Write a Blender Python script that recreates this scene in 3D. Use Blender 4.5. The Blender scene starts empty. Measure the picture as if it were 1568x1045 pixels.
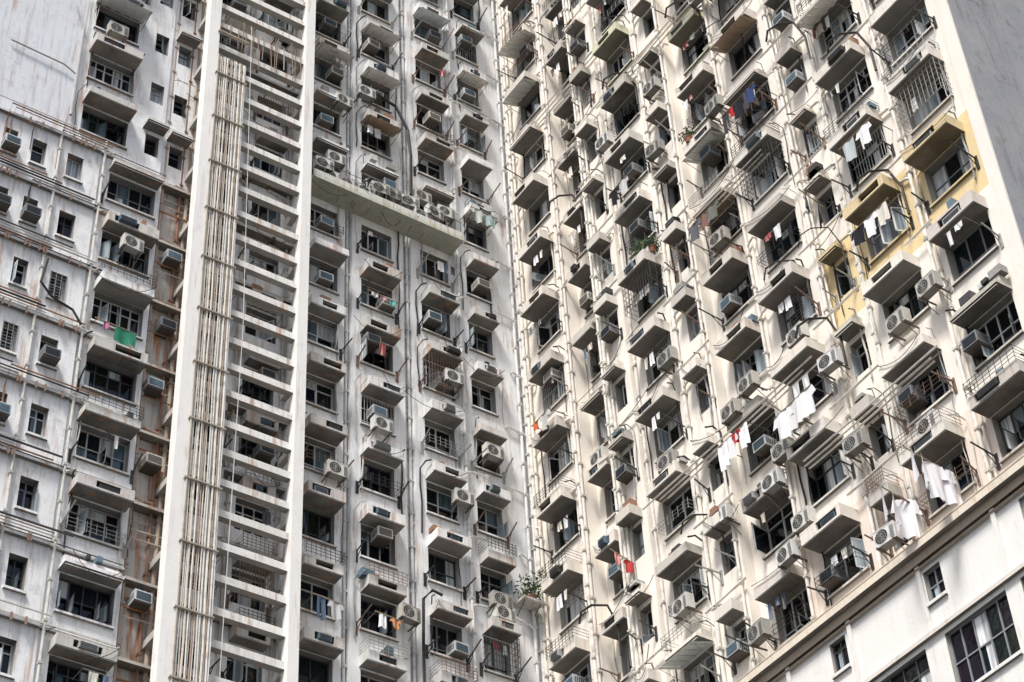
import bpy, math, random
from mathutils import Vector, Matrix
R = random.Random(31)
sc = bpy.context.scene

# ------------------------------------------------------------------ world / light
w = bpy.data.worlds.new("World"); sc.world = w; w.use_nodes = True
nt = w.node_tree
bg = nt.nodes["Background"]
sky = nt.nodes.new("ShaderNodeTexSky"); sky.sky_type = 'NISHITA'; sky.sun_disc = False
SUN_EL = math.radians(60)
sun_h = Vector((-0.33, -0.80)); sun_h.normalize()
sky.sun_elevation = SUN_EL
sky.sun_rotation = math.atan2(sun_h.x, sun_h.y)
sky.air_density = 1.0; sky.dust_density = 4.0; sky.ozone_density = 1.0
nt.links.new(sky.outputs[0], bg.inputs[0]); bg.inputs[1].default_value = 0.15
sl = bpy.data.lights.new("sun_lamp", 'SUN'); sl.energy = 5.0; sl.angle = math.radians(12); sl.color = (1, .975, .94)
so = bpy.data.objects.new("sun_lamp", sl); sc.collection.objects.link(so)
sd = Vector((sun_h.x*math.cos(SUN_EL), sun_h.y*math.cos(SUN_EL), math.sin(SUN_EL)))
so.rotation_euler = sd.to_track_quat('Z', 'Y').to_euler()
so.location = (0, -30, 90)
sc.view_settings.view_transform = 'Standard'; sc.view_settings.look = 'None'; sc.view_settings.exposure = 0

# ------------------------------------------------------------------ camera
CAMZ = 1.6
f = 3140.0; p = math.radians(42.8); r = math.radians(3.8)
R0 = Vector((1, 0, 0)); U0 = Vector((0, -math.sin(p), math.cos(p))); Fw = Vector((0, math.cos(p), math.sin(p)))
cr = R0*math.cos(r) - U0*math.sin(r); cu = R0*math.sin(r) + U0*math.cos(r)
cam = bpy.data.cameras.new("camera"); co = bpy.data.objects.new("camera", cam); sc.collection.objects.link(co)
m = Matrix((cr, cu, -Fw)).transposed().to_4x4(); m.translation = Vector((0, 0, CAMZ)); co.matrix_world = m
cam.sensor_width = 36; cam.lens = f/1568*36; cam.clip_end = 3000
sc.camera = co

# ------------------------------------------------------------------ materials
def nodes(name):
    mt = bpy.data.materials.new(name); mt.use_nodes = True
    n = mt.node_tree; b = n.nodes["Principled BSDF"]
    return mt, n, b
def mixc(n, a, b, fac, mode='MIX'):
    x = n.nodes.new("ShaderNodeMix"); x.data_type = 'RGBA'; x.blend_type = mode
    for s, v in ((x.inputs[0], fac), (x.inputs[6], a), (x.inputs[7], b)):
        if hasattr(v, 'links'): n.links.new(v, s)
        elif isinstance(v, (int, float)): s.default_value = v
        else: s.default_value = (*v, 1)
    return x.outputs[2]
def noise(n, vec, scale, detail=5, rough=.6):
    t = n.nodes.new("ShaderNodeTexNoise"); t.inputs['Scale'].default_value = scale
    t.inputs['Detail'].default_value = detail; t.inputs['Roughness'].default_value = rough
    n.links.new(vec, t.inputs['Vector']); return t.outputs[0]
def ramp(n, fac, a, b, va=0., vb=1.):
    mr = n.nodes.new("ShaderNodeMapRange"); mr.inputs[1].default_value = a; mr.inputs[2].default_value = b
    mr.inputs[3].default_value = va; mr.inputs[4].default_value = vb; n.links.new(fac, mr.inputs[0]); return mr.outputs[0]
def mapping(n, vec, sx, sy, sz):
    mp = n.nodes.new("ShaderNodeMapping"); mp.inputs['Scale'].default_value = (sx, sy, sz)
    n.links.new(vec, mp.inputs[0]); return mp.outputs[0]
def mul(n, a, b):
    x = n.nodes.new("ShaderNodeMath"); x.operation = 'MULTIPLY'
    for s, v in ((x.inputs[0], a), (x.inputs[1], b)):
        if hasattr(v, 'links'): n.links.new(v, s)
        else: s.default_value = v
    return x.outputs[0]

def plaster(name, dirt=1.0, rust=.3, dirtcol=(.17, .155, .13), blotch=1.0):
    mt, n, b = nodes(name)
    at = n.nodes.new("ShaderNodeAttribute"); at.attribute_name = "Col"
    g = n.nodes.new("ShaderNodeNewGeometry"); pos = g.outputs['Position']
    st = mapping(n, pos, 3.2, 3.2, .28)
    st2 = mapping(n, pos, 9, 9, .7)
    big = ramp(n, noise(n, pos, .35, 4), .42, .68)
    streak = ramp(n, noise(n, st, 1.0, 6, .65), .54, .76)
    fine = ramp(n, noise(n, st2, 1.0, 4, .7), .56, .80)
    blot = ramp(n, noise(n, pos, 2.3, 8, .72), .52, .66)
    spk = ramp(n, noise(n, pos, 9, 5, .75), .60, .70)
    c = mixc(n, at.outputs[0], (.55, .52, .47), ramp(n, noise(n, pos, .9, 5), .4, .75, 0, .28*dirt), 'MIX')
    c = mixc(n, c, dirtcol, mul(n, streak, min(1, .60*dirt)))
    c = mixc(n, c, (.22, .205, .18), mul(n, fine, min(1, .50*dirt)))
    c = mixc(n, c, (.19, .18, .16), mul(n, mul(n, blot, big), min(1, .6*dirt*blotch)))
    c = mixc(n, c, (.08, .07, .06), mul(n, spk, min(1, .5*dirt*blotch)))
    rs = mapping(n, pos, 4.7, 4.7, .45)
    rm = ramp(n, noise(n, rs, 1.0, 5, .6), .62-.09*rust, .72-.05*rust)
    c = mixc(n, c, (.36, .15, .05), mul(n, rm, min(1, .6*rust+.14)))
    n.links.new(c, b.inputs['Base Color']); b.inputs['Roughness'].default_value = .85
    b.inputs['Specular IOR Level'].default_value = .2
    bp = n.nodes.new("ShaderNodeBump"); bp.inputs['Strength'].default_value = .3; bp.inputs['Distance'].default_value = .02
    n.links.new(noise(n, pos, 14, 6, .7), bp.inputs['Height']); n.links.new(bp.outputs[0], b.inputs['Normal'])
    return mt
M_wallL = plaster("weathered_white_plaster", .85, .62, blotch=.8)
M_wallR = plaster("weathered_cream_plaster", .36, .08, (.36, .31, .24), .6)
M_rust = plaster("rust_stained_concrete", 1.2, 1.4)
M_boxL = plaster("hood_concrete_grey", 1.0, .8)
M_boxR = plaster("hood_concrete_cream", .7, .35, (.26, .22, .17), .8)
M_post = plaster("white_painted_concrete", .4, .35, blotch=.8)
M_conc = plaster("bare_grey_concrete", 1.3, .02, (.16, .16, .17), 1.2)

def attrmat(name, rough, spec=.5, metal=0, var=.15, nscale=6):
    mt, n, b = nodes(name)
    at = n.nodes.new("ShaderNodeAttribute"); at.attribute_name = "Col"
    g = n.nodes.new("ShaderNodeNewGeometry")
    c = mixc(n, at.outputs[0], (.14, .09, .05), ramp(n, noise(n, g.outputs['Position'], nscale, 6, .7), .5, .75, 0, var*3))
    n.links.new(c, b.inputs['Base Color']); b.inputs['Roughness'].default_value = rough
    b.inputs['Specular IOR Level'].default_value = spec; b.inputs['Metallic'].default_value = metal
    return mt
M_frame = attrmat("window_frame_paint", .5, .4, 0, .12)
M_pipe = attrmat("painted_pipe", .6, .3, 0, .2, 3)
M_metal = attrmat("dark_metalwork", .5, .4, 0, .1)
M_cloth = attrmat("cloth", .9, .1, 0, .01)
M_leaf = attrmat("leaf", .6, .3, 0, .05)
M_ac = attrmat("enamelled_casing", .4, .4, 0, .14, 5)
M_glass, n, b = nodes("window_glass")
at = n.nodes.new("ShaderNodeAttribute"); at.attribute_name = "Col"
g = n.nodes.new("ShaderNodeNewGeometry")
mp = mapping(n, g.outputs['Position'], 7, 7, .3)
c = mixc(n, at.outputs[0], (0.01, .012, .014), ramp(n, noise(n, mp, 1.0, 3), .46, .60, 0, .5))
n.links.new(c, b.inputs['Base Color']); b.inputs['Roughness'].default_value = .07
b.inputs['Specular IOR Level'].default_value = .45
bp = n.nodes.new("ShaderNodeBump"); bp.inputs['Strength'].default_value = .08; bp.inputs['Distance'].default_value = .05
n.links.new(noise(n, g.outputs['Position'], 2.5, 2), bp.inputs['Height']); n.links.new(bp.outputs[0], b.inputs['Normal'])
M_ground, n, b = nodes("asphalt")
g = n.nodes.new("ShaderNodeNewGeometry")
c = mixc(n, (.045, .045, .047), (.09, .088, .085), ramp(n, noise(n, g.outputs['Position'], .6, 8), .35, .65))
n.links.new(c, b.inputs['Base Color']); b.inputs['Roughness'].default_value = .9

# ------------------------------------------------------------------ builder
class Frame:
    def __init__(s, o, t, nrm): s.o = Vector(o); s.t = Vector(t); s.n = Vector(nrm)
    def P(s, t, d, z): return s.o + s.t*t + s.n*d + Vector((0, 0, z))
D = 55.1
corner = (0.38, D, CAMZ)
LF = Frame(corner, (-.807, -.5906, 0), (.5906, -.807, 0))
RF = Frame(corner, (.5906, -.807, 0), (-.807, -.5906, 0))

class B:
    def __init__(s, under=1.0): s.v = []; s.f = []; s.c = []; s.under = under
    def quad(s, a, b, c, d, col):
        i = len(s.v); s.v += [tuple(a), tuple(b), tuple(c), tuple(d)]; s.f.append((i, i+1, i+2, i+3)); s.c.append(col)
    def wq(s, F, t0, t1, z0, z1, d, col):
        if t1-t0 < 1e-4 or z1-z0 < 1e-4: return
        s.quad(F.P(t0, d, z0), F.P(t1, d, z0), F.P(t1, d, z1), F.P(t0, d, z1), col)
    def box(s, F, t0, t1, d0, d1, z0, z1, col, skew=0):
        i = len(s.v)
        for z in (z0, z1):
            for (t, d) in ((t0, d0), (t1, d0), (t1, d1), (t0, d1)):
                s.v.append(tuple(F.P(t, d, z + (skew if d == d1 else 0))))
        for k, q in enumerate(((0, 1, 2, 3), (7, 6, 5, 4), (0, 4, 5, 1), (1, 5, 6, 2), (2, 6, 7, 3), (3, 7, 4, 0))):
            s.f.append(tuple(i+j for j in q)); s.c.append(tuple(x*s.under for x in col) if k == 0 else col)  # bottom face colour darkened, painted shade on the underside
    def tube(s, pts, rad, col, n=6):
        pts = [Vector(q) for q in pts]; base = len(s.v)
        for k, q in enumerate(pts):
            a = pts[max(0, k-1)]; bb = pts[min(len(pts)-1, k+1)]
            dr = (bb-a).normalized()
            up = Vector((0, 0, 1)) if abs(dr.z) < .9 else Vector((1, 0, 0))
            x = dr.cross(up).normalized(); y = dr.cross(x)
            for j in range(n):
                an = 2*math.pi*j/n
                s.v.append(tuple(q + x*math.cos(an)*rad + y*math.sin(an)*rad))
        for k in range(len(pts)-1):
            for j in range(n):
                a = base+k*n+j; b2 = base+k*n+(j+1) % n
                s.f.append((a, b2, b2+n, a+n)); s.c.append(col)
    def ft(s, F, pts, rad, col, n=6): s.tube([F.P(*q) for q in pts], rad, col, n)
    def mesh(s, name, mat):
        me = bpy.data.meshes.new(name); me.from_pydata(s.v, [], s.f)
        at = me.attributes.new("Col", 'FLOAT_COLOR', 'FACE')
        flat = []
        for c in s.c: flat += [c[0], c[1], c[2], 1.0]
        at.data.foreach_set("color", flat)
        me.materials.append(mat); me.update(); return me
    def obj(s, name, mat, parent=None):
        if not s.v: return None
        o = bpy.data.objects.new(name, s.mesh(name, mat)); sc.collection.objects.link(o)
        if parent: o.parent = parent
        return o
def empty(name, loc=(0, 0, 0)):
    e = bpy.data.objects.new(name, None); e.empty_display_size = .5; e.location = loc
    sc.collection.objects.link(e); return e
def jit(c, a=.04):
    k = 1+R.uniform(-a, a)*1.5
    return tuple(max(0.005, min(.9, x*k+R.uniform(-a, a)*.15)) for x in c)

# ------------------------------------------------------------------ reusable unit meshes
class LocalF:
    def P(s, t, d, z): return Vector((t, -d, z))
LFm = LocalF()
def ac_mesh(col):
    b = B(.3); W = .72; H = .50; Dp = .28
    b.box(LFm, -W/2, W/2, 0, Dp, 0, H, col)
    b.box(LFm, -W/2+.02, W/2-.02, -.006, Dp+.006, H-.02, H+.012, tuple(x*.85 for x in col))
    cx = -.1
    n = 20; rr = .205
    for k in range(n):
        a0 = 2*math.pi*k/n; a1 = 2*math.pi*(k+1)/n
        b.quad(LFm.P(cx, Dp+.004, H/2), LFm.P(cx+rr*math.cos(a0), Dp+.004, H/2+rr*math.sin(a0)),
               LFm.P(cx+rr*math.cos(a1), Dp+.004, H/2+rr*math.sin(a1)), LFm.P(cx, Dp+.004, H/2), (.02, .02, .02))
        for rad in (.205, .14, .075):
            b.quad(LFm.P(cx+rad*math.cos(a0), Dp+.012, H/2+rad*math.sin(a0)), LFm.P(cx+rad*math.cos(a1), Dp+.012, H/2+rad*math.sin(a1)),
                   LFm.P(cx+(rad+.012)*math.cos(a1), Dp+.012, H/2+(rad+.012)*math.sin(a1)), LFm.P(cx+(rad+.012)*math.cos(a0), Dp+.012, H/2+(rad+.012)*math.sin(a0)), (.4, .4, .38))
    for k in range(6):
        a = math.pi*k/6; dx = .2*math.cos(a); dz = .2*math.sin(a)
        b.tube([LFm.P(cx-dx, Dp+.012, H/2-dz), LFm.P(cx+dx, Dp+.012, H/2+dz)], .004, (.4, .4, .38), 4)
    b.box(LFm, .19, .335, Dp, Dp+.012, .06, .44, tuple(x*.8 for x in col))
    for k in range(7): b.box(LFm, .2, .325, Dp+.012, Dp+.02, .09+k*.048, .105+k*.048, (.2, .2, .2))
    for s in (-.28, .28):
        b.box(LFm, s-.02, s+.02, -.28, Dp+.05, -.04, 0, (.18, .15, .13))
        b.tube([LFm.P(s, -.27, -.38), LFm.P(s, Dp, -.04)], .014, (.18, .15, .13), 4)
    return b.mesh("air_conditioner", M_ac)
def winac_mesh(col, gc):
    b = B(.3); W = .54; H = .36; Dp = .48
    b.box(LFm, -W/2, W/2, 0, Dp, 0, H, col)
    b.box(LFm, -W/2+.05, W/2-.05, Dp, Dp+.005, .05, H-.05, gc)
    for k in range(7): b.box(LFm, -W/2+.05, W/2-.05, Dp+.005, Dp+.018, .06+k*.038, .074+k*.038, tuple(x*1.5 for x in gc))
    for s in (-1, 1):
        for k in range(5): b.box(LFm, s*W/2-.004, s*W/2+.004, .1+.07*k, .14+.07*k, .08, .28, (.1, .1, .1))
    b.box(LFm, -.25, .25, -.1, Dp-.05, -.035, 0, (.2, .17, .15))
    return b.mesh("window_air_conditioner", M_ac)
ACS = [ac_mesh((.66, .65, .60)), ac_mesh((.52, .50, .45)), ac_mesh((.70, .70, .68)), ac_mesh((.40, .39, .36))]
WACS = [winac_mesh((.42, .45, .46), (.13, .2, .25)), winac_mesh((.6, .58, .52), (.2, .19, .17)), winac_mesh((.25, .26, .26), (.05, .06, .07)), winac_mesh((.55, .58, .6), (.1, .14, .17)), winac_mesh((.2, .21, .22), (.04, .05, .06))]
def place(name, me, F, t, d, z, yaw=0, tilt=0):
    o = bpy.data.objects.new(name, me); sc.collection.objects.link(o)
    yv = -F.n; zv = Vector((0, 0, 1)); xx = yv.cross(zv)
    M = Matrix((xx, yv, zv)).transposed().to_4x4()
    M = M @ Matrix.Rotation(yaw, 4, 'Z') @ Matrix.Rotation(tilt, 4, 'X'); M.translation = F.P(t, d, z)
    o.matrix_world = M; return o
def wac(F, t, d, z, yaw=0, tilt=0): place("window_air_conditioner", R.choice(WACS), F, t, d, z, yaw, tilt)
def ac(F, t, d, z, yaw=0): place("air_conditioner", R.choice(ACS), F, t, d, z, yaw)

# ------------------------------------------------------------------ facade pieces
class Bld:
    def __init__(s, name):
        s.e = empty(name); s.wall = B(); s.rust = B(); s.hood = B(.17); s.glass = B(); s.frame = B(.4); s.pipe = B(); s.metal = B()  # hood and frame builders carry shade in their bottom face colour
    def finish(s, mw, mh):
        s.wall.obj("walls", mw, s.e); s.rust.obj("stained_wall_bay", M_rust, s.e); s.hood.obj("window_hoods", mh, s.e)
        s.glass.obj("window_panes", M_glass, s.e); s.frame.obj("window_frames", M_frame, s.e)
        s.pipe.obj("drain_pipes", M_pipe, s.e); s.metal.obj("brackets_and_grilles", M_metal, s.e)

def pane_col(right):
    x = R.random()
    if right:
        if x < .38: return (.80, .82, .82) if R.random() < .75 else (.42, .52, .57)
        if x < .46: return (.2, .23, .25)
        return (.010, .012, .014)
    if x < .22: return (.55, .6, .62)
    if x < .34: return (.10, .15, .18)
    return (.008, .012, .016)

def window(bd, F, t0, t1, z0, z1, d, right, detail=True, rec=.27):
    fc = jit(R.choice([(.74, .74, .72), (.6, .61, .61), (.25, .26, .27), (.07, .08, .08)]), .05) if right else jit(R.choice([(.64, .66, .66), (.2, .22, .23), (.05, .06, .07), (.5, .5, .49)]), .05)
    dd = d-rec; g = bd.glass; fr = bd.frame
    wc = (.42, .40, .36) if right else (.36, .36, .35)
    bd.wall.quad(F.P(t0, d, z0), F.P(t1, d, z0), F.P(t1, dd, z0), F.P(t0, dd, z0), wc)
    bd.wall.quad(F.P(t0, d, z1), F.P(t1, d, z1), F.P(t1, dd, z1), F.P(t0, dd, z1), tuple(x*.4 for x in wc))  # downward face of the reveal coloured darker as painted shade
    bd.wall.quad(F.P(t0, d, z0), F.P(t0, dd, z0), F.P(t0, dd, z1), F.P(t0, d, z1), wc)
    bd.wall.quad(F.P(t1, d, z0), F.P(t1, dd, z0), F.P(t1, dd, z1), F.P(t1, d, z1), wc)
    wdt = t1-t0; n = max(1, round(wdt/R.choice([.36, .44, .44, .6]))) if wdt > .7 else 1
    if n == 1 and wdt > .5: n = 2
    x = R.random()
    zt = z1-(z1-z0)*.28 if x < .6 else (z0+(z1-z0)*.3 if x < .8 else z1-(z1-z0)*.5)
    darkroom = R.random() < .3
    for k in range(n):
        a = t0+wdt*k/n; bq = t0+wdt*(k+1)/n; base = pane_col(right) if not darkroom else (.008, .010, .013)
        op = detail and R.random() < (.40 if wdt > .7 else .35)
        if op:
            g.wq(F, a, bq, z0, zt, dd-.06, (.005, .006, .007))
            ang = math.radians(R.uniform(40, 100)); hinge = a+.03 if R.random() < .5 else bq-.03
            sg = 1 if hinge < (a+bq)/2 else -1; L = (bq-a)-.06
            e = (hinge+sg*L*math.cos(ang), dd+.12+L*math.sin(ang))
            def pt(u, z, o=0): return F.P(hinge+(e[0]-hinge)*u, dd+.12*u+(e[1]-dd-.12)*u+o, z)
            pc = pane_col(right) if R.random() < .5 else (.35, .42, .46)
            g.quad(pt(.06, z0+.06), pt(.94, z0+.06), pt(.94, zt-.04), pt(.06, zt-.04), pc)
            for (u0, u1, za, zb) in ((0, .1, z0+.02, zt), (.9, 1, z0+.02, zt), (0, 1, z0+.02, z0+.07), (0, 1, zt-.05, zt)):
                fr.quad(pt(u0, za, .004), pt(u1, za, .004), pt(u1, zb, .004), pt(u0, zb, .004), fc)
                fr.quad(pt(u0, za, -.004), pt(u1, za, -.004), pt(u1, zb, -.004), pt(u0, zb, -.004), fc)
        else:
            if R.random() < .35 and bq-a > .25:
                mid = a+(bq-a)*R.uniform(.3, .7); g.wq(F, a, mid, z0, zt, dd, jit(base)); g.wq(F, mid, bq, z0, zt, dd, jit(pane_col(right)))
            else: g.wq(F, a, bq, z0, zt, dd, jit(base))
            if detail and R.random() < .5:
                fr.box(F, a+.0, a+.04, dd-.01, dd+.02, z0, zt, fc); fr.box(F, bq-.04, bq, dd-.01, dd+.02, z0, zt, fc)
                fr.box(F, a, bq, dd-.01, dd+.02, z0+.03, z0+.07, fc)
        g.wq(F, a, bq, zt, z1, dd-.004, jit(base if R.random() < .6 else pane_col(right)))
        if k: fr.box(F, a-.02, a+.02, dd-.03, dd+.035, z0+.002, z1-.002, fc)
    e = .003
    fr.box(F, t0+e, t0+.045, dd-.03, dd+.04, z0+e, z1-e, fc); fr.box(F, t1-.045, t1-e, dd-.03, dd+.04, z0+e, z1-e, fc)
    fr.box(F, t0+.045, t1-.045, dd-.03, dd+.038, z0+e, z0+.045, fc); fr.box(F, t0+.045, t1-.045, dd-.03, dd+.038, z1-.045, z1-e, fc)
    fr.box(F, t0+.045, t1-.045, dd-.028, dd+.033, zt-.02, zt+.02, fc)
    if detail and R.random() < .10:
        gc = R.choice([(.3, .3, .3), (.5, .5, .48), (.06, .06, .06)])
        if R.random() < .5:
            k = int((z1-z0)/.13)
            for i in range(k): bd.metal.box(F, t0+.01, t1-.01, d+.01, d+.02, z0+.06+i*.13, z0+.07+i*.13, gc)
            for i in range(4): bd.metal.box(F, t0+wdt*i/3.1, t0+wdt*i/3.1+.015, d+.026, d+.04, z0, z1, gc)
        else:
            k = int(wdt/.11)
            for i in range(k+1): bd.metal.box(F, t0+wdt*i/k-.007, t0+wdt*i/k+.007, d+.01, d+.024, z0, z1, gc)
            for zz in (z0+.1, (z0+z1)/2, z1-.1): bd.metal.box(F, t0, t1, d+.026, d+.04, zz, zz+.018, gc)

def hood(bd, F, c, wd, zc, d, col, style, dep=.6, h=.42):
    t0 = c-wd/2; t1 = c+wd/2; z0 = zc-h/2; z1 = zc+h/2; H = bd.hood; th = .07
    if style == 'slot':
        s0 = t0+wd*R.choice([.12, .4, .25]); s1 = min(t1-.1, s0+wd*R.uniform(.42, .52))
        H.box(F, t0, t1, d, d+dep, z0, z0+th, col)
        H.box(F, t0, t1, d, d+dep-.001, z1-th, z1, col)
        H.box(F, t0, t0+th, d, d+dep-.002, z0+th, z1-th, col); H.box(F, t1-th, t1, d, d+dep-.002, z0+th, z1-th, col)
        dd = d+dep
        H.box(F, t0+th, s0, dd-.08, dd-.003, z0+th, z1-th, col); H.box(F, s1, t1-th, dd-.08, dd-.003, z0+th, z1-th, col)
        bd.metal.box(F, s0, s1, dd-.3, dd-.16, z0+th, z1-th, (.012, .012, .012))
        if R.random() < .65:
            cc = jit(R.choice([(.1, .17, .22), (.2, .25, .28), (.4, .41, .4), (.04, .04, .04)]), .05); o = R.choice([-.03, -.03, .06, .15])
            sa = s0+R.uniform(.03, .16); sb = s1-R.uniform(.03, .16)
            bd.frame.box(F, sa, sb, dd-.2, dd+o, z0+th+.015, z1-th-.03, cc)
            for i in range(4): bd.metal.box(F, sa+.03, sb-.03, dd+o, dd+o+.01, z0+th+.03+i*.05, z0+th+.05+i*.05, (.04, .045, .05))
    elif style == 'tray':
        H.box(F, t0, t1, d, d+dep, z0, z0+th, col)
        H.box(F, t0, t1, d+dep-.07, d+dep-.001, z0+th, z1-.08, col)
        H.box(F, t0, t0+.07, d, d+dep-.07, z0+th, z1-.08, col); H.box(F, t1-.07, t1, d, d+dep-.07, z0+th, z1-.08, col)
    else:
        H.box(F, t0, t1, d, d+dep, z0+.05, z0+.16, col)
        H.box(F, t0+.04, t1-.04, d, d+dep*.6, z0+.16, z1, col)
    H.box(F, t0+.03, t1-.03, d+dep-.06, d+dep-.02, z0-.03, z0, tuple(x*.8 for x in col))

RAGS = [(.7, .7, .7), (.7, .7, .7), (.74, .74, .76), (.6, .58, .52), (.05, .05, .06), (.05, .05, .06), (.28, .05, .05), (.08, .12, .2), (.5, .45, .38)]
def clutter(bd, F, c, wd, zc, d, right, dep=.6):
    t0 = c-wd/2; t1 = c+wd/2; zw = zc-1.5
    x = R.random()
    mc = R.choice([(.03, .03, .03), (.03, .03, .03), (.05, .05, .05), (.2, .13, .1), (.35, .35, .33)])
    if x < .75:
        for tt in ((t0-.1, t1+.1) if R.random() < .6 else (t1+.12,)):
            a = R.uniform(.5, 1.0); up = R.uniform(-.05, .35)
            bd.metal.ft(F, [(tt, d, zw+.1), (tt, d+a, zw+.1+up)], .026, mc, 5)
            bd.metal.ft(F, [(tt, d, zw-.25), (tt, d+a*.5, zw+.1+up*.5)], .016, mc, 4)
            bd.metal.box(F, tt-.05, tt+.05, d, d+.03, zw-.3, zw+.2, mc)
    if R.random() < .2:
        dd = d+R.uniform(.2, .5)
        for i in range(3):
            bd.metal.ft(F, [(t0, d, zw+.05+i*.14), (t0, dd, zw+.05+i*.14), (t1, dd, zw+.05+i*.14), (t1, d, zw+.05+i*.14)], .011, mc, 4)
        for i in range(7):
            tt = t0+(t1-t0)*i/6
            bd.metal.ft(F, [(tt, dd, zw+.0), (tt, dd, zw+.4)], .009, mc, 4)
    for _ in range(3):
        if R.random() < (.48 if right else .38):
            col = R.choice([(.03, .03, .03), (.03, .03, .03), (.4, .4, .38), (.6, .58, .52)])
            ta = R.choice([t0-.06, t1+.06]); s = R.choice([-1, 1])*.15
            bd.pipe.ft(F, [(ta, d+.5, zc+.3), (ta+s*.3, d+.25, zc+.42), (ta+s, d+.06, zc+.2), (ta+s*1.1, d+.05, zc-.5), (ta+s*.7, d+.05, zc-1.2), (ta+s*.9, d+.05, zc-R.uniform(1.6, 2.5))], R.choice([.014, .022, .03]), col, 5)
    if R.random() < .42:
        L = R.uniform(.8, 2.6); sg = R.uniform(.1, .6); z2 = zc+R.uniform(-.6, .6); dd = d+dep
        bd.pipe.ft(F, [(t0+(L)*i/6, dd+.04, zc+.2+(z2-zc)*i/6-sg*4*(i/6)*(1-i/6)) for i in range(7)], .012, (.03, .03, .03), 4)
    if R.random() < .5:
        for _ in range(R.randint(1, 4)):
            a = R.uniform(t0, t1-.3); ww = R.uniform(.12, .45); hh = R.uniform(.08, .3); q = R.uniform(.05, .25)
            bd.frame.box(F, a, a+ww, d+q, d+q+.28, zc+.215, zc+.215+hh, jit(R.choice([(.3, .3, .28), (.05, .05, .05), (.6, .6, .58), (.12, .2, .25), (.3, .16, .1)]), .05))
    if R.random() < .15:
        za = zc+.24; q = dep+.06
        for i in range(4):
            bd.metal.ft(F, [(t0, d, za+i*.12), (t0, d+q, za+i*.12), (t1, d+q, za+i*.12), (t1, d, za+i*.12)], .011, mc, 4)
        for i in range(9):
            tt = t0+(t1-t0)*i/8
            bd.metal.ft(F, [(tt, d+q, za-.1), (tt, d+q, za+.4)], .009, mc, 4)
    if wd > 1:
        if R.random() < .03:
            q = R.uniform(.45, .6); zb0 = zc-1.6; zb1 = zc-.25
            for i in range(7):
                z = zb0+(zb1-zb0)*i/6; bd.metal.ft(F, [(t0, d, z), (t0, d+q, z), (t1, d+q, z), (t1, d, z)], .011, mc, 4)
            for i in range(12):
                tt = t0+wd*i/11; bd.metal.ft(F, [(tt, d+q, zb0), (tt, d+q, zb1)], .010, mc, 4)
            for tt in (t0, t1): bd.metal.ft(F, [(tt, d+q*.5, zb0), (tt, d+q*.5, zb1)], .010, mc, 4)
        if R.random() < .12:
            zt = zc-.3; q = R.uniform(.7, .95); acol = jit(R.choice([(.5, .5, .48), (.5, .54, .54), (.3, .22, .16), (.62, .6, .55)]), .05)
            n = 10
            for i in range(n):
                a = t0-.05+(wd+.1)*i/n; b2 = t0-.05+(wd+.1)*(i+1)/n; k = .012*(i % 2)
                bd.frame.quad(F.P(a, d+.02, zt+.1+k), F.P(b2, d+.02, zt+.1+k), F.P(b2, d+q, zt-.18+k), F.P(a, d+q, zt-.18+k), acol)
            for tt in (t0, t1): bd.metal.ft(F, [(tt, d, zt-.35), (tt, d+q-.05, zt-.19)], .012, mc, 4)
        if R.random() < (.40 if right else .14):
            dd = d+R.uniform(.25, .6); a = t0+R.uniform(0, wd*.5); zz = zc-R.uniform(.5, .9)
            L = R.uniform(.4, wd*.6); bd.metal.ft(F, [(a-.1, d, zz), (a-.08, dd, zz+.02), (a+L, dd, zz+.02), (a+L+.02, d, zz)], .01, mc, 4)
            t = a
            while t < a+L-.12:
                ww = R.uniform(.12, .3); hh = R.uniform(.2, .55); rc = jit(R.choice(RAGS), .06)
                pv = None
                for i in range(5):
                    tt = t+ww*i/4; q = dd+.03*math.sin(i*2.1+t*9)
                    if pv: bd.metal.quad(F.P(pv[0], dd, zz), F.P(tt, dd, zz), F.P(tt, q, zz-hh*R.uniform(.93, 1)), F.P(pv[0], pv[1], zz-hh), rc)
                    pv = (tt, q)
                t += ww+R.uniform(.02, .2)
        y = R.random()
        if y < (.16 if right else .11):
            ac(F, R.uniform(t0+.35, t1-.35), d+.28, zc-1.98 if R.random() < .5 else zc+.26, R.uniform(-.08, .08))
        elif y < .40:
            wac(F, R.uniform(t0+.3, t1-.3), d-.08, R.choice([zc-.75, zc-1.45, zc-1.2]), R.uniform(-.05, .05), R.uniform(-.06, .02))
    elif R.random() < .3:
        wac(F, c, d-.08, zc-1.5, 0, R.uniform(-.06, 0))

def wall_cell(bd, F, t0, t1, z0, z1, d, col, op=None, mat='wall'):
    W = getattr(bd, mat)
    if op is None: W.wq(F, t0, t1, z0, z1, d, col); return
    a, b2, c0, c1 = op
    W.wq(F, t0, a, z0, z1, d, col); W.wq(F, b2, t1, z0, z1, d, col)
    W.wq(F, a, b2, z0, c0, d, col); W.wq(F, a, b2, c1, z1, d, col)

def step(bd, F, t, d0, d1, z0, z1, col):
    if abs(d0-d1) > 1e-3: bd.wall.quad(F.P(t, d0, z0), F.P(t, d1, z0), F.P(t, d1, z1), F.P(t, d0, z1), col)

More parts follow.
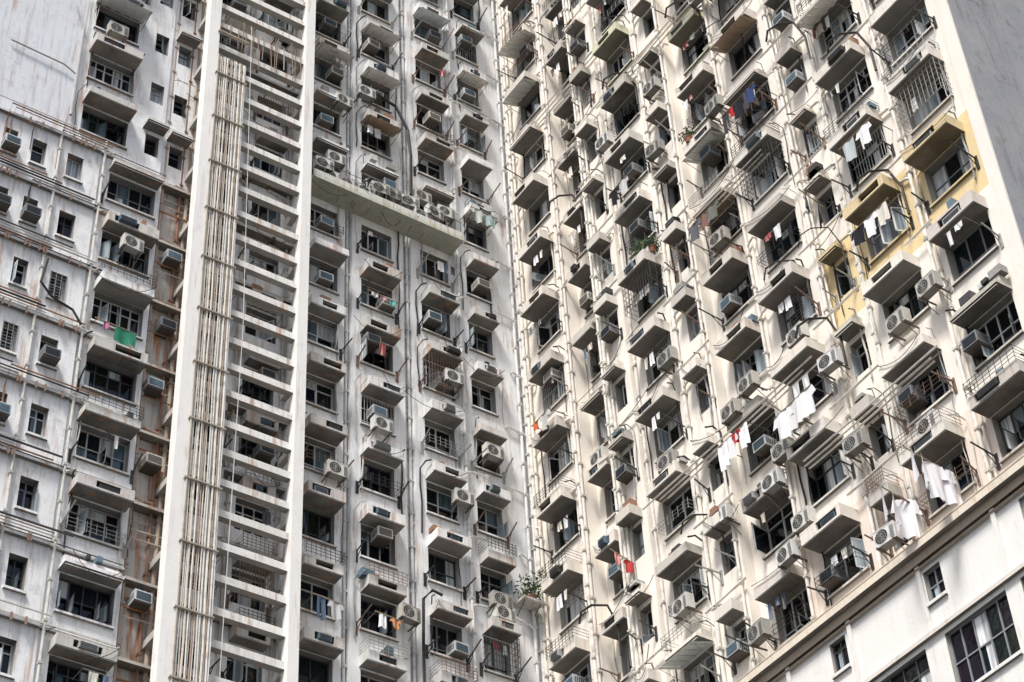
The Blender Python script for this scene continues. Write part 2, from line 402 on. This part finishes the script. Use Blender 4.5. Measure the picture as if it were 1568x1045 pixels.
# ================================================================== LEFT BUILDING
Lb = Bld("apartment_building")
HL = 2.72; WL = (.86, .87, .87)
def left_bays(z):
    b = [(0, .55, 0, None), (.55, 2.75, -.0, ('big', 1.85, 1.1)), (2.75, 2.95, .12, None), (2.95, 4.75, 0, ('big', 3.75, 1.28)),
         (4.75, 5.1, -.3, None), (5.1, 7.2, 0, ('big', 6.2, 1.36)), (7.2, 7.5, -.4, None), (7.5, 9.35, 0, ('big', 8.4, 1.34)),
         (9.35, 11.3, -.7, ('mid', 10.3, 1.15)), (11.3, 13.2, -.7, ('mid', 12.1, 1.1))]
    if z > 52:
        b += [(13.2, 14.7, -.1, ('small', 14.15, .5)), (14.7, 15.7, 0, ('small', 15.1, .5)), (15.7, 18.0, 0, ('big', 16.85, 1.75)), (18.0, 26, 0.02, None)]
    else:
        b += [(13.2, 14.6, -.25, 'rust'), (14.6, 16.85, 0, ('big', 15.62, 1.78)), (16.85, 18.25, .06, ('slim', 17.7, .55)),
              (18.25, 19.45, .06, ('slim', 18.95, .48)), (19.45, 20.6, .06, ('slim', 19.95, .48)), (20.6, 23.2, 0, ('big', 21.9, 1.8)), (23.2, 26, 0, ('slim', 24.5, .5))]
    return b
for k in range(-12, 14):
    zc = 37.4+HL*k; z0 = zc+.5-HL; z1 = zc+.5; det = zc > 28
    if z0 < -CAMZ: z0 = -CAMZ
    bays = left_bays(zc); prev = None
    for (t0, t1, d, kind) in bays:
        col = jit(WL, .015)
        if zc > 52 and t0 > 17: col = (.72, .75, .79)
        if prev is not None: step(Lb, LF, t0, prev, d, z0, z1, WL)
        prev = d
        if kind is None: wall_cell(Lb, LF, t0, t1, z0, z1, d, col); continue
        if kind == 'rust':
            wall_cell(Lb, LF, t0, t1, z0, z1, d, (.58, .56, .52), None, 'rust')
            if det:
                Lb.hood.box(LF, t0+.05, t1-.02, d, d+.35, zc+.2, zc+.3, (.5, .46, .41))
                if R.random() < .6: wac(LF, 14.1+R.uniform(-.1, .2), d+.05, zc-R.uniform(.5, 1.4), 0, -.04)
                for q in range(3):
                    Lb.pipe.ft(LF, [(13.3, d+.1+q*.04, zc-.2-q*.35), (14.55, d+.1+q*.04, zc-.25-q*.35)], R.choice([.02, .035]), jit(R.choice([(.3, .15, .08), (.5, .45, .4)]), .05), 5)
            continue
        ty, c, wd = kind
        if ty == 'big': wz0, wz1, ow = zc-1.5, zc-.23, wd-.10
        elif ty == 'mid': wz0, wz1, ow = zc-1.5, zc-.3, wd
        elif ty == 'slim': wz0, wz1, ow = zc-1.3, zc-.15, wd
        else: wz0, wz1, ow = zc-1.3, zc-.3, wd
        op = (c-ow/2, c+ow/2, wz0, wz1)
        wall_cell(Lb, LF, t0, t1, z0, z1, d, col, op)
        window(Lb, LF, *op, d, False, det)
        if not det:
            if ty == 'big': hood(Lb, LF, c, wd, zc, d, WL, 'solid')
            continue
        green = (53 < zc < 55 and t0 < 9.4 and t0 > 2.8)
        if ty == 'big':
            st = R.choices(['slot', 'tray', 'solid'], [.74, .16, .10])[0]
            dep = R.uniform(.5, .68)
            bc = jit(R.choice([(.84, .84, .83), (.76, .76, .75), (.58, .57, .54), (.66, .64, .60)]), .04)
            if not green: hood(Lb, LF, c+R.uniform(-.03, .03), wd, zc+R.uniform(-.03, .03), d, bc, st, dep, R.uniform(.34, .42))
            clutter(Lb, LF, c, wd, zc, d, False, dep)
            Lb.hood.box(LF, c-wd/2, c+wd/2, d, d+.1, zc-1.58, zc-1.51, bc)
        elif ty == 'mid':
            if R.random() < .55: hood(Lb, LF, c, wd, zc, d, (.50, .49, .47), 'slot', .45)
            clutter(Lb, LF, c, wd, zc, d, False)
        elif ty == 'slim':
            Lb.hood.box(LF, c-wd/2-.06, c+wd/2+.06, d, d+.09, zc-1.38, zc-1.3, WL)
            if R.random() < .15: wac(LF, c, d-.05, zc-1.25, 0, -.04)
        elif R.random() < .7: hood(Lb, LF, c, .8, zc+.03, d, (.62, .61, .58), 'solid', .5, .4)
    if det and zc < 52:
        Lb.hood.box(LF, 16.9, 25, .06, .2, zc+.42, zc+.52, (.72, .72, .70))
        Lb.hood.box(LF, 14.62, 16.88, 0, .12, zc+.44, zc+.52, (.66, .64, .61))
        for q in range(5):
            a = R.uniform(16, 19); e2 = a+R.uniform(1.5, 5)
            Lb.pipe.ft(LF, [(14.7 if q == 0 else a, .16+q*.05, zc+.56+q*.07), (e2, .16+q*.05, zc+.57+q*.07), (e2+.02, .1, zc+.1), (e2+.02, .1, zc-R.uniform(.3, 2))], R.choice([.018, .026, .034]), jit(R.choice([(.6, .58, .54), (.3, .15, .08), (.05, .05, .05), (.65, .65, .63)]), .04), 5)
        for q in range(10):
            a = R.uniform(16.9, 21); Lb.metal.box(LF, a, a+.05, .2, .27, zc+.3, zc+.55, (.3, .2, .15))
    if det and zc < 60:
        Lb.hood.box(LF, 9.36, 13.19, -.7, -.35, zc+.3, zc+.42, (.45, .44, .42))
# overflow pipe crossing the blank wall
Lb.pipe.ft(LF, [(18.4, .1, 58.2), (18.3, .14, 57.9), (18.1, .14, 57.2), (18.1, .12, 52.6)], .05, (.5, .5, .5), 6)
Lb.pipe.ft(LF, [(20.5, .12, 55.0), (18.6, .14, 54.9), (18.15, .12, 54.7)], .03, (.35, .33, .3), 6)
gs = (.55, .58, .48)
Lb.hood.under = .55  # weaker painted shade below the ledge
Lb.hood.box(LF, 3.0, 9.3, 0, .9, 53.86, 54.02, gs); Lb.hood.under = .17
Lb.hood.box(LF, 3.0, 9.3, .83, .899, 54.02, 54.26, (.66, .66, .62))
for i in range(10):
    if R.random() < .9: ac(LF, 3.5+i*.6+R.uniform(-.1, .1), .55, 54.1+R.choice([0, .5]), R.uniform(-.2, .2))
for i in range(7): ac(LF, 3.5+i*.95+R.uniform(-.1, .1), .3, 55.2+R.choice([0, .3]), R.uniform(-.1, .1)) if R.random() < .55 else None
for i in range(20): Lb.metal.ft(LF, [(3.1+i*.32, .87, 54.26), (3.1+i*.32, .87, 54.8)], .012, (.1, .1, .1), 4)
Lb.metal.ft(LF, [(3.05, .87, 54.8), (9.3, .87, 54.8)], .015, (.1, .1, .1), 4)
for i in range(7): Lb.frame.box(LF, 3.3+i*.85, 3.3+i*.85+R.uniform(.2, .5), .2, .45, 54.03, 54.03+R.uniform(.3, .6), jit(R.choice([(.6, .6, .58), (.1, .1, .1), (.1, .2, .3), (.4, .3, .2)]), .05))
def vpipe(bd, F, t, d, z0, z1, rad, col, branches=0):
    pts = []; z = z0
    while z < z1: pts.append((t+R.uniform(-.006, .006), d, z)); z += 2.6
    pts.append((t, d, z1)); bd.pipe.ft(F, pts, rad, col, 8)
    z = z0+R.random()
    while z < z1:
        bd.pipe.box(F, t-rad*1.35, t+rad*1.35, d-rad-.04, d+rad*1.3, z, z+.08, tuple(x*.8 for x in col)); z += 1.36
    if branches:
        z = branches[0]
        while z < z1:
            if z > z0:
                s = R.choice([-1, 1]); L = R.uniform(.3, 1.0)
                bd.pipe.ft(F, [(t, d, z), (t+s*.15, d, z+.12), (t+s*L, d, z+.2), (t+s*L, d-.15, z+.22)], rad*.8, col, 6)
            z += branches[1]
cw = (.72, .72, .70)
for t, rad, d in ((.18, .06, .12), (.42, .05, .12), (2.85, .05, .2), (4.85, .055, -.15), (5.0, .04, -.17), (7.3, .055, -.2), (7.42, .04, -.22)):
    vpipe(Lb, LF, t, d, -CAMZ, 76, rad, jit(cw, .05), (37.4+.6, HL))
for t, rad in ((13.35, .05), (13.6, .07), (13.85, .045), (14.5, .05)):
    vpipe(Lb, LF, t, -.13, -CAMZ, 76, rad, jit(R.choice([(.45, .36, .28), (.3, .16, .1), (.6, .58, .54)]), .05), (37.4+.4, HL))
for t in (16.75, 18.3): vpipe(Lb, LF, t, .15, -CAMZ, 52, .045, jit((.6, .59, .56), .04), (37.4+.4, HL))
for t in (9.5, 11.2, 13.0): vpipe(Lb, LF, t, -.6, -CAMZ, 76, .05, jit((.5, .47, .42), .05), (37.4, HL))
Lb.pipe.ft(LF, [(5.0, .1, 55.2), (5.0, .5, 55.6), (5.1, .7, 57.5), (5.15, .6, 59), (5.6, .5, 60.2), (6.8, .45, 60.6)], .06, (.02, .02, .02), 8)
Lb.pipe.ft(LF, [(4.3, .7, 37.6), (4.6, .6, 37.75), (4.72, .25, 37.6), (4.72, .2, 36), (4.72, .2, 34.4)], .05, (.02, .02, .02), 8)
Lb.pipe.ft(LF, [(18.2, .3, 45.6), (18.3, .25, 44.6), (17.9, .22, 44.2), (17.2, .3, 43.9), (16.9, .35, 43.4)], .04, (.02, .02, .02), 8)
Lb.wall.box(LF, 0, 26, -14, -1.3, -CAMZ, 73.5, WL)
Lb.wall.box(LF, -.0, 26, -1.3, .3, 73.3, 73.9, WL)
Lb.finish(M_wallL, M_boxL)

# ------------------------------------------------------------------ louvre tower in front of left building
lv = empty("concrete_louver_screen"); posts = B(.5); slats = B(.25); pb = B()  # post and slat undersides get shade painted into their colour
pc = (.87, .86, .83)
posts.box(LF, 13.42, 13.84, .75, 1.15, -CAMZ, 72, pc); posts.box(LF, 9.52, 9.88, .75, 1.12, -CAMZ, 72, pc)
for z in range(0, 26):
    zz = 3+z*HL
    posts.box(LF, 13.5, 13.75, -.25, .75, zz, zz+.25, (.5, .48, .45)); posts.box(LF, 9.6, 9.8, -.1, .75, zz, zz+.25, (.5, .49, .47))
z = 5.0
while z < 70:
    a = R.uniform(-.04, .04)
    slats.box(LF, 9.88, 13.42, .72, .96, z+a, z+a+.26, jit((.82, .81, .77), .05))
    z += 1.16
zb = 58.8
for i in range(16):
    t = 12.34+i*.073+R.uniform(-.02, .02); d = 1.16+R.uniform(-.02, .06); col = jit(R.choice([(.74, .71, .64), (.66, .62, .54), (.55, .5, .43), (.38, .28, .21), (.78, .77, .74), (.70, .68, .62)]), .05)
    pts = []; z = -CAMZ
    while z < zb+R.uniform(-.4, .4): pts.append((t+R.uniform(-.018, .018), d, z)); z += 1.9
    top = pts[-1]
    pts.append((t, d, top[2]+.3)); pts.append((t-.1, d-.6, top[2]+.6+R.uniform(0, .3)))
    pb.ft(LF, pts, R.choice([.022, .028, .034]), col, 6)
for k in range(24):
    z = 6+k*2.3; pb.box(LF, 12.28, 13.5, 1.13, 1.26, z, z+.05, (.4, .36, .3))
pb.ft(LF, [(12.2, 1.2, 60), (11.9, 1.25, 45), (12.1, 1.2, 20)], .012, (.7, .7, .7), 4)
for i in range(14):
    t = 12.9-i*.22+R.uniform(-.08, .08)
    pb.ft(LF, [(t, 1.0, 60.2+R.uniform(-.4, .4)), (t+R.uniform(-.1, .1), 1.05, 58.7-R.uniform(0, .9))], .016, R.choice([(.3, .2, .15), (.25, .17, .12), (.5, .46, .4)]), 5)
posts.obj("posts", M_post, lv); slats.obj("slats", M_boxL, lv); pb.obj("pipe_bundle", M_pipe, lv)

# ================================================================== RIGHT BUILDING
Rb = Bld("apartment_building")
HR = 3.03; WR = (.86, .81, .73); YEL = (.78, .62, .35); TE = 21.5; ZCOR = 30.6
bR = [(0, .5, 0, None), (.5, 2.75, 0, ('big', 1.65, 1.45)), (2.75, 3.0, .1, None), (3.0, 4.6, -.4, ('big', 3.85, 1.1)), (4.6, 5.95, .1, ('slim', 5.35, .55)),
      (5.95, 6.2, -.25, None), (6.2, 8.45, 0, ('big', 7.3, 1.5)), (8.45, 9.85, .12, ('slim', 9.3, .6)), (9.85, 12.15, -.3, ('big', 11.05, 1.5)), (12.15, 12.4, .08, None),
      (12.4, 14.7, 0, ('big', 13.6, 1.62)), (14.7, 16.35, -.25, ('slim', 15.45, .65)), (16.35, 18.95, 0, ('big', 17.6, 1.68)), (18.95, TE, 0, ('big', 20.2, 1.75))]
for k in range(-3, 12):
    zc = 42.17+HR*k; z0 = zc+.5-HR; z1 = zc+.5
    if k == -3: z0 = ZCOR
    prev = None
    for (t0, t1, d, kind) in bR:
        yel = (k == 0 and t0 > 14.5); col = jit(YEL, .03) if yel else jit(WR, .015)
        if not yel and k == -3 and t0 > 12: col = (.80, .69, .60)
        if prev is not None: step(Rb, RF, t0, prev, d, z0, z1, WR)
        prev = d
        if kind is None: wall_cell(Rb, RF, t0, t1, z0, z1, d, col); continue
        ty, c, wd = kind
        if ty == 'big': op = (c-(wd-.10)/2, c+(wd-.10)/2, zc-1.62, zc-.24)
        else: op = (c-wd/2, c+wd/2, zc-1.55, zc-.35)
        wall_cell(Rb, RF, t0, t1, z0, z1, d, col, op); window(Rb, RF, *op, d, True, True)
        bc = jit(R.choice([(.82, .77, .69), (.74, .70, .63), (.64, .60, .54), (.52, .49, .44), (.78, .73, .65)]), .04)
        if yel: bc = (.68, .55, .33)
        if (k == 5 and 9 < t0 < 11) or (k == 6 and 5.9 < t0 < 7): bc = (.66, .65, .48)
        if ty == 'big':
            st = R.choices(['slot', 'tray', 'solid'], [.74, .18, .08])[0]; dep = R.uniform(.54, .74)
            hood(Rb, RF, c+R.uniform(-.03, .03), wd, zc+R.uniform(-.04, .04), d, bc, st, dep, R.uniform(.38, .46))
            clutter(Rb, RF, c, wd, zc, d, True, dep)
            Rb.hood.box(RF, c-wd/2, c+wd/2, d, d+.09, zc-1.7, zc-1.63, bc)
        else:
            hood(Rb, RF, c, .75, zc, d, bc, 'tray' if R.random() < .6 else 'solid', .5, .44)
            clutter(Rb, RF, c, wd, zc, d, True, .5)
Rb.wall.box(RF, 0, TE-.01, -16, -1.3, -CAMZ, 73.5, WR)
ew = B(); ec = (.34, .345, .36)
ew.box(RF, TE, TE+.3, -16, 0.0, ZCOR, 78, ec)
ew.box(RF, 0, TE, -16, .3, 76.0, 76.6, ec)
ew.obj("end_wall", M_conc, Rb.e)
Rb.wall.box(RF, TE-.12, TE+.304, 0.002, .06, ZCOR, 76, jit(WR))
cc = (.74, .66, .55)
Rb.hood.box(RF, -.0, TE+.4, 0, .55, ZCOR-.2, ZCOR, cc)
Rb.hood.box(RF, -.0, TE+.35, 0, .38, ZCOR-.45, ZCOR-.2, (.42, .34, .26))
Rb.pipe.ft(RF, [(.5, .5, ZCOR+.07), (TE, .5, ZCOR+.07)], .035, (.6, .55, .45), 6)
Rb.pipe.ft(RF, [(.5, .32, ZCOR-.55), (TE, .32, ZCOR-.55)], .04, (.3, .25, .2), 6)
lowc = (.80, .785, .75)
rows = [(28.98, 29.92, [(13.0, .6), (16.6, .6), (20.0, .6), (9.4, .6), (5.8, .6)]),
        (26.2, 27.95, [(20.2, 2.1), (17.6, 2.1), (12.2, 2.0), (14.9, 1.9), (9.3, 1.9), (6.5, 1.9), (3.5, 1.9)])]
for k in range(1, 9):
    rows.append((28.98-3.03*k-2.75, 28.98-3.03*k-1.1, [(t, 1.9) for t in (3.5, 6.5, 9.3, 12.2, 14.9, 17.6, 20.2)]))
ztop = ZCOR-.45
for (a, b2, wins) in rows:
    zlo = a-.4
    if zlo < -CAMZ+.3: break
    wins = sorted(wins); tc = 0
    for (c, wd) in wins:
        wall_cell(Rb, RF, tc, c-wd/2, zlo, ztop, .25, lowc)
        wall_cell(Rb, RF, c-wd/2, c+wd/2, zlo, ztop, .25, lowc, (c-wd/2, c+wd/2, a, b2))
        window(Rb, RF, c-wd/2, c+wd/2, a, b2, .25, True, False, .14); tc = c+wd/2
        Rb.hood.box(RF, c-wd/2-.05, c+wd/2+.05, .25, .33, a-.09, a, lowc)
    wall_cell(Rb, RF, tc, TE+.3, zlo, ztop, .25, lowc); ztop = zlo
wall_cell(Rb, RF, 0, TE+.3, -CAMZ, ztop, .25, lowc)
Rb.wall.box(RF, TE+.0, TE+.3, -16, .249, -CAMZ, ZCOR-.001, lowc)
for t in (2, 5, 8, 11.1, 13.55, 16.2, 18.9, 21.5):
    Rb.hood.box(RF, t-.07, t+.07, .25, .33, 28.2, ZCOR-.45, lowc)
Rb.hood.box(RF, 0, TE+.3, .25, .36, 28.08, 28.2, (.70, .66, .6))
cp = (.80, .76, .69)
for t, rad, d in ((.2, .06, .12), (.42, .05, .14), (2.8, .06, .2), (2.97, .05, .2), (4.66, .05, .22), (4.85, .07, .22), (5.02, .045, .22), (6.05, .06, -.05), (8.5, .06, .22), (9.75, .045, .22), (12.25, .05, .17),
                  (14.75, .06, -.03), (14.92, .04, -.05), (16.3, .06, -.02), (16.42, .045, .07), (18.95, .06, .09), (19.12, .04, .07)):
    vpipe(Rb, RF, t, d, ZCOR, 75, rad, jit(cp, .06), (42.17-.15, HR))
for k in range(-3, 11):
    zc = 42.17+HR*k
    for (a, e2) in ((4.7, 6.3), (8.4, 10), (12.2, 12.8), (14.6, 16.4), (18.5, 19.4)):
        if R.random() < .75: Rb.pipe.ft(RF, [(a-.2, .3, zc+.62), (a+.2, .26, zc+.66), (e2, .26, zc+.72)], .04, jit(cp, .06), 6)
    for _ in range(3):
        if R.random() < .6:
            t = R.uniform(1, 20); Rb.pipe.ft(RF, [(t, .75, zc+.3), (t+.2, .8, zc+.6), (t+.5, .6, zc+.75), (t+.9, .3, zc+.6), (t+1.1, .12, zc-.2), (t+1.1, .12, zc-1.3)], R.choice([.02, .03, .04]), (.03, .03, .03), 6)
for (a, e2, z) in ((6.2, 14.4, 38.6), (12.4, 18.9, 35.5), (0.6, 8, 60.5), (6, 14, 57.6), (9.8, 14.6, 47.7)):
    for q in range(3): Rb.pipe.ft(RF, [(a+R.random(), .25+q*.12, z+q*.06), ((a+e2)/2, .27+q*.12, z-.05+q*.06), (e2-R.random(), .25+q*.12, z+q*.06)], .03, jit(cp, .08), 6)
Rb.finish(M_wallR, M_boxR)
for (t, z) in ((11.9, 35.6), (12.5, 36.3), (13.2, 37.0), (12.0, 33.0), (12.8, 33.6), (10.7, 39.1), (11.6, 39.5), (18.9, 37.4), (15.6, 31.2), (14.9, 37.8), (13.9, 39.6), (8.2, 43.2), (15.2, 34.6), (9.6, 35.9), (10.4, 31.4), (6.4, 55.2), (9.0, 52.3), (12.2, 51.4), (12.3, 57.2), (9.3, 55.3)):
    ac(RF, t, .3, z, R.uniform(-.1, .1))
for (t, z) in ((5.4, 36.4), (3.4, 47.0), (15.6, 47.2), (8.0, 41.0), (3.2, 41.8), (1.9, 44.3), (6.3, 43.6), (6.9, 60.0), (7.9, 58.9)):
    ac(LF, t, .3, z, R.uniform(-.1, .1))

# ------------------------------------------------------------------ laundry
def garment(kind, Wd, Hg, col):
    b = B(); nr = 12; nc = 12; ph = R.uniform(0, 6)
    def off(u, v): return .035*math.sin(u*9+ph)*(.3+v)+.03*math.sin(u*17+ph*2+v*3)*v
    def sheet(x0f, x1f, v0, v1):
        for i in range(nr):
            for j in range(nc):
                pts = []
                for (ii, jj) in ((i, j), (i, j+1), (i+1, j+1), (i+1, j)):
                    v = v0+(v1-v0)*ii/nr; u = jj/nc; x = x0f(v)+(x1f(v)-x0f(v))*u
                    pts.append(Vector((x*Wd, off(x, v), -v*Hg)))
                b.quad(*pts, col)
    if kind == 'shirt':
        sheet(lambda v: -.3-.03*v, lambda v: .3+.03*v, 0, 1)
        for s in (-1, 1):
            f0 = (lambda v, s=s: s*(.3)); f1 = (lambda v, s=s: s*(.42+.45*v))
            sheet(f0, f1, .02, .38)
    elif kind == 'trousers':
        sheet(lambda v: -.28, lambda v: .28, 0, .25)
        sheet(lambda v: -.28-.02*v, lambda v: -.02-.05*v, .25, 1); sheet(lambda v: .02+.05*v, lambda v: .28+.02*v, .25, 1)
    else:
        sheet(lambda v: -.4, lambda v: .4, 0, 1)
    return b
def laundry(F, t, z, d0, d1, items, along=None):
    e = empty("hanging_laundry", F.P(t, d0, z))
    if along: a = F.P(t, d1, z); c = F.P(t+along, d1, z+.05)
    else: a = F.P(t, d0, z); c = F.P(t, d1, z+.25)
    pb = B(); dr = (c-a); o0 = F.P(t, d0, z)
    pb.tube([a-o0-dr*.05, c-o0+dr*.05], .02, (.35, .28, .18), 6)
    if along:
        for q in (a, c): pb.tube([q-o0, q-o0-F.n*d1], .015, (.1, .1, .1), 5)
    pb.obj("pole", M_metal, e)
    n = len(items)
    for i, (kd, Wd, Hg, col) in enumerate(items):
        g = garment(kd, Wd, Hg, col); o = g.obj("garment_%d" % (i+1), M_cloth, e)
        q = a+dr*((i+.5)/n)-o0; x = dr.normalized() if along else (dr.normalized()+F.t*R.uniform(-1.2, 1.2)).normalized()
        x.z *= .3; x.normalize(); zz = Vector((0, 0, 1)); y = zz.cross(x).normalized()
        M = Matrix((x, y, zz)).transposed().to_4x4(); M.translation = q; o.matrix_local = M
Wt = (.80, .80, .82); BK = (.02, .02, .025); RD = (.4, .03, .035)
laundry(RF, 16.6, 31.8, .1, 1.6, [('shirt', .7, 1.05, Wt), ('shirt', .7, 1.2, Wt), ('towel', .6, 1.1, Wt), ('shirt', .7, 1.0, (.7, .7, .73))])
laundry(RF, 18.0, 31.85, .1, 1.8, [('shirt', .7, 1.0, Wt), ('shirt', .7, 1.1, (.72, .72, .75)), ('shirt', .7, 1.15, Wt), ('towel', .5, .9, Wt), ('shirt', .65, .9, Wt)])
laundry(RF, 12.9, 37.3, .1, .9, [('shirt', .8, .95, Wt), ('towel', .7, .9, (.70, .68, .68)), ('shirt', .8, .9, Wt)], 1.5)
laundry(RF, 10.4, 38.0, .1, .9, [('towel', .5, .9, Wt), ('shirt', .7, .8, (.7, .7, .7)), ('shirt', .4, .4, RD), ('towel', .45, .8, Wt)], 1.3)
laundry(RF, 17.4, 44.3, .1, .9, [('towel', .6, .8, (.45, .5, .5)), ('shirt', .6, .8, Wt)], 1.3)
laundry(RF, 17.1, 41.0, .1, .9, [('shirt', .6, .6, BK), ('shirt', .6, .7, Wt), ('towel', .5, .7, (.65, .62, .55))], 1.5)
laundry(RF, 13.0, 50.0, .1, 1.0, [('trousers', .6, .9, (.05, .05, .06)), ('shirt', .4, .5, RD), ('shirt', .6, .8, BK), ('towel', .4, .8, (.06, .06, .07)), ('shirt', .45, .7, (.04, .06, .15))], 1.6)
laundry(RF, 15.6, 43.9, .1, 1.0, [('trousers', .7, 1.0, BK), ('shirt', .6, .7, (.06, .08, .07))])
laundry(RF, 5.1, 37.5, .1, 1.0, [('shirt', .4, .45, (.5, .06, .06)), ('towel', .25, .4, (.7, .3, .3))])
laundry(RF, 10.6, 47.0, .1, .9, [('shirt', .6, .7, (.12, .12, .14)), ('towel', .4, .6, (.22, .12, .1)), ('shirt', .6, .6, (.15, .16, .14))], 1.4)
laundry(RF, 1.3, 45.6, .1, .8, [('towel', .35, .35, (.6, .14, .06)), ('shirt', .6, .7, (.5, .5, .48))], 1.0)
laundry(RF, 6.9, 52.0, .1, .9, [('shirt', .6, .7, BK), ('shirt', .6, .7, (.5, .5, .5))], 1.0)
laundry(LF, 1.4, 56.0, .1, .8, [('towel', .5, .6, (.35, .45, .43)), ('shirt', .5, .7, (.5, .55, .5))], 1.1)
laundry(LF, 5.8, 49.5, .1, .7, [('towel', .3, .25, (.15, .45, .45)), ('towel', .35, .2, (.5, .3, .35)), ('towel', .3, .2, (.6, .6, .6))], 1.1)
laundry(LF, 5.8, 36.1, .1, .7, [('shirt', .35, .35, (.6, .3, .15)), ('towel', .3, .5, Wt)], .9)
laundry(LF, 7.9, 35.9, .1, .8, [('shirt', .5, .6, (.5, .5, .5)), ('trousers', .5, .8, (.08, .12, .18))], 1.0)
laundry(LF, 15.1, 43.9, .1, .3, [('towel', .9, .6, (.04, .22, .14)), ('towel', .25, .3, (.5, .2, .35))], 1.3)

# ------------------------------------------------------------------ plants
def plant(F, t, d, z, s=1.0):
    e = empty("potted_plant", F.P(t, d, z)); b = B(); n = 10
    for k in range(n):
        a0 = 2*math.pi*k/n; a1 = 2*math.pi*(k+1)/n
        for (r0, z0, r1, z1) in ((.11, 0, .15, .22), (.165, .22, .165, .26), (0, .2, .15, .21)):
            b.quad(Vector((r0*math.cos(a0), r0*math.sin(a0), z0)), Vector((r0*math.cos(a1), r0*math.sin(a1), z0)), Vector((r1*math.cos(a1), r1*math.sin(a1), z1)), Vector((r1*math.cos(a0), r1*math.sin(a0), z1)), (.3, .12, .07))
    b.obj("pot", M_pipe, e)
    l = B()
    for k in range(int(230*s)):
        th = R.uniform(0, 6.28); el = R.uniform(-.3, 1.4); rr = R.uniform(.15, .6)*s
        c = Vector((math.cos(th)*math.cos(el)*rr, math.sin(th)*math.cos(el)*rr, .3+math.sin(el)*rr))
        x = Vector((R.uniform(-1, 1), R.uniform(-1, 1), R.uniform(-.6, 1))).normalized()*.09; y = x.cross(Vector((R.random(), R.random(), R.random()))).normalized()*.025
        cl = jit(R.choice([(.06, .10, .03), (.09, .14, .05), (.04, .07, .03)]), .2)
        l.quad(c-x, c+y, c+x, c-y, cl)
    for k in range(6):
        th = R.uniform(0, 6.28); l.tube([Vector((0, 0, .2)), Vector((math.cos(th)*.2*s, math.sin(th)*.2*s, .4*s+.2))], .008, (.1, .08, .04), 4)
    l.obj("foliage", M_leaf, e)
plant(LF, .6, .35, 38.85, 1.3)
plant(RF, 7.6, .35, 48.45, .9); plant(RF, 8.0, .3, 48.45, .7); plant(RF, 10.6, .3, 51.45, .6); plant(LF, 7.0, .6, 54.03, .7); plant(LF, 8.7, .6, 54.03, .6)
sh = empty("plant_shelf"); s1 = B(); s1.box(LF, .3, 1.1, .02, .6, 38.76, 38.85, (.5, .5, .48)); s1.obj("slab", M_boxL, sh)
s2 = B(); s2.ft(LF, [(.4, .02, 38.4), (.4, .5, 38.76)], .02, (.1, .1, .1)); s2.ft(LF, [(1.0, .02, 38.4), (1.0, .5, 38.76)], .02, (.1, .1, .1)); s2.obj("brackets", M_metal, sh)

# ------------------------------------------------------------------ ground
gb = B(); gb.quad(Vector((-1500, -1500, 0)), Vector((1500, -1500, 0)), Vector((1500, 1500, 0)), Vector((-1500, 1500, 0)), (.05, .05, .05))
gb.obj("ground", M_ground)
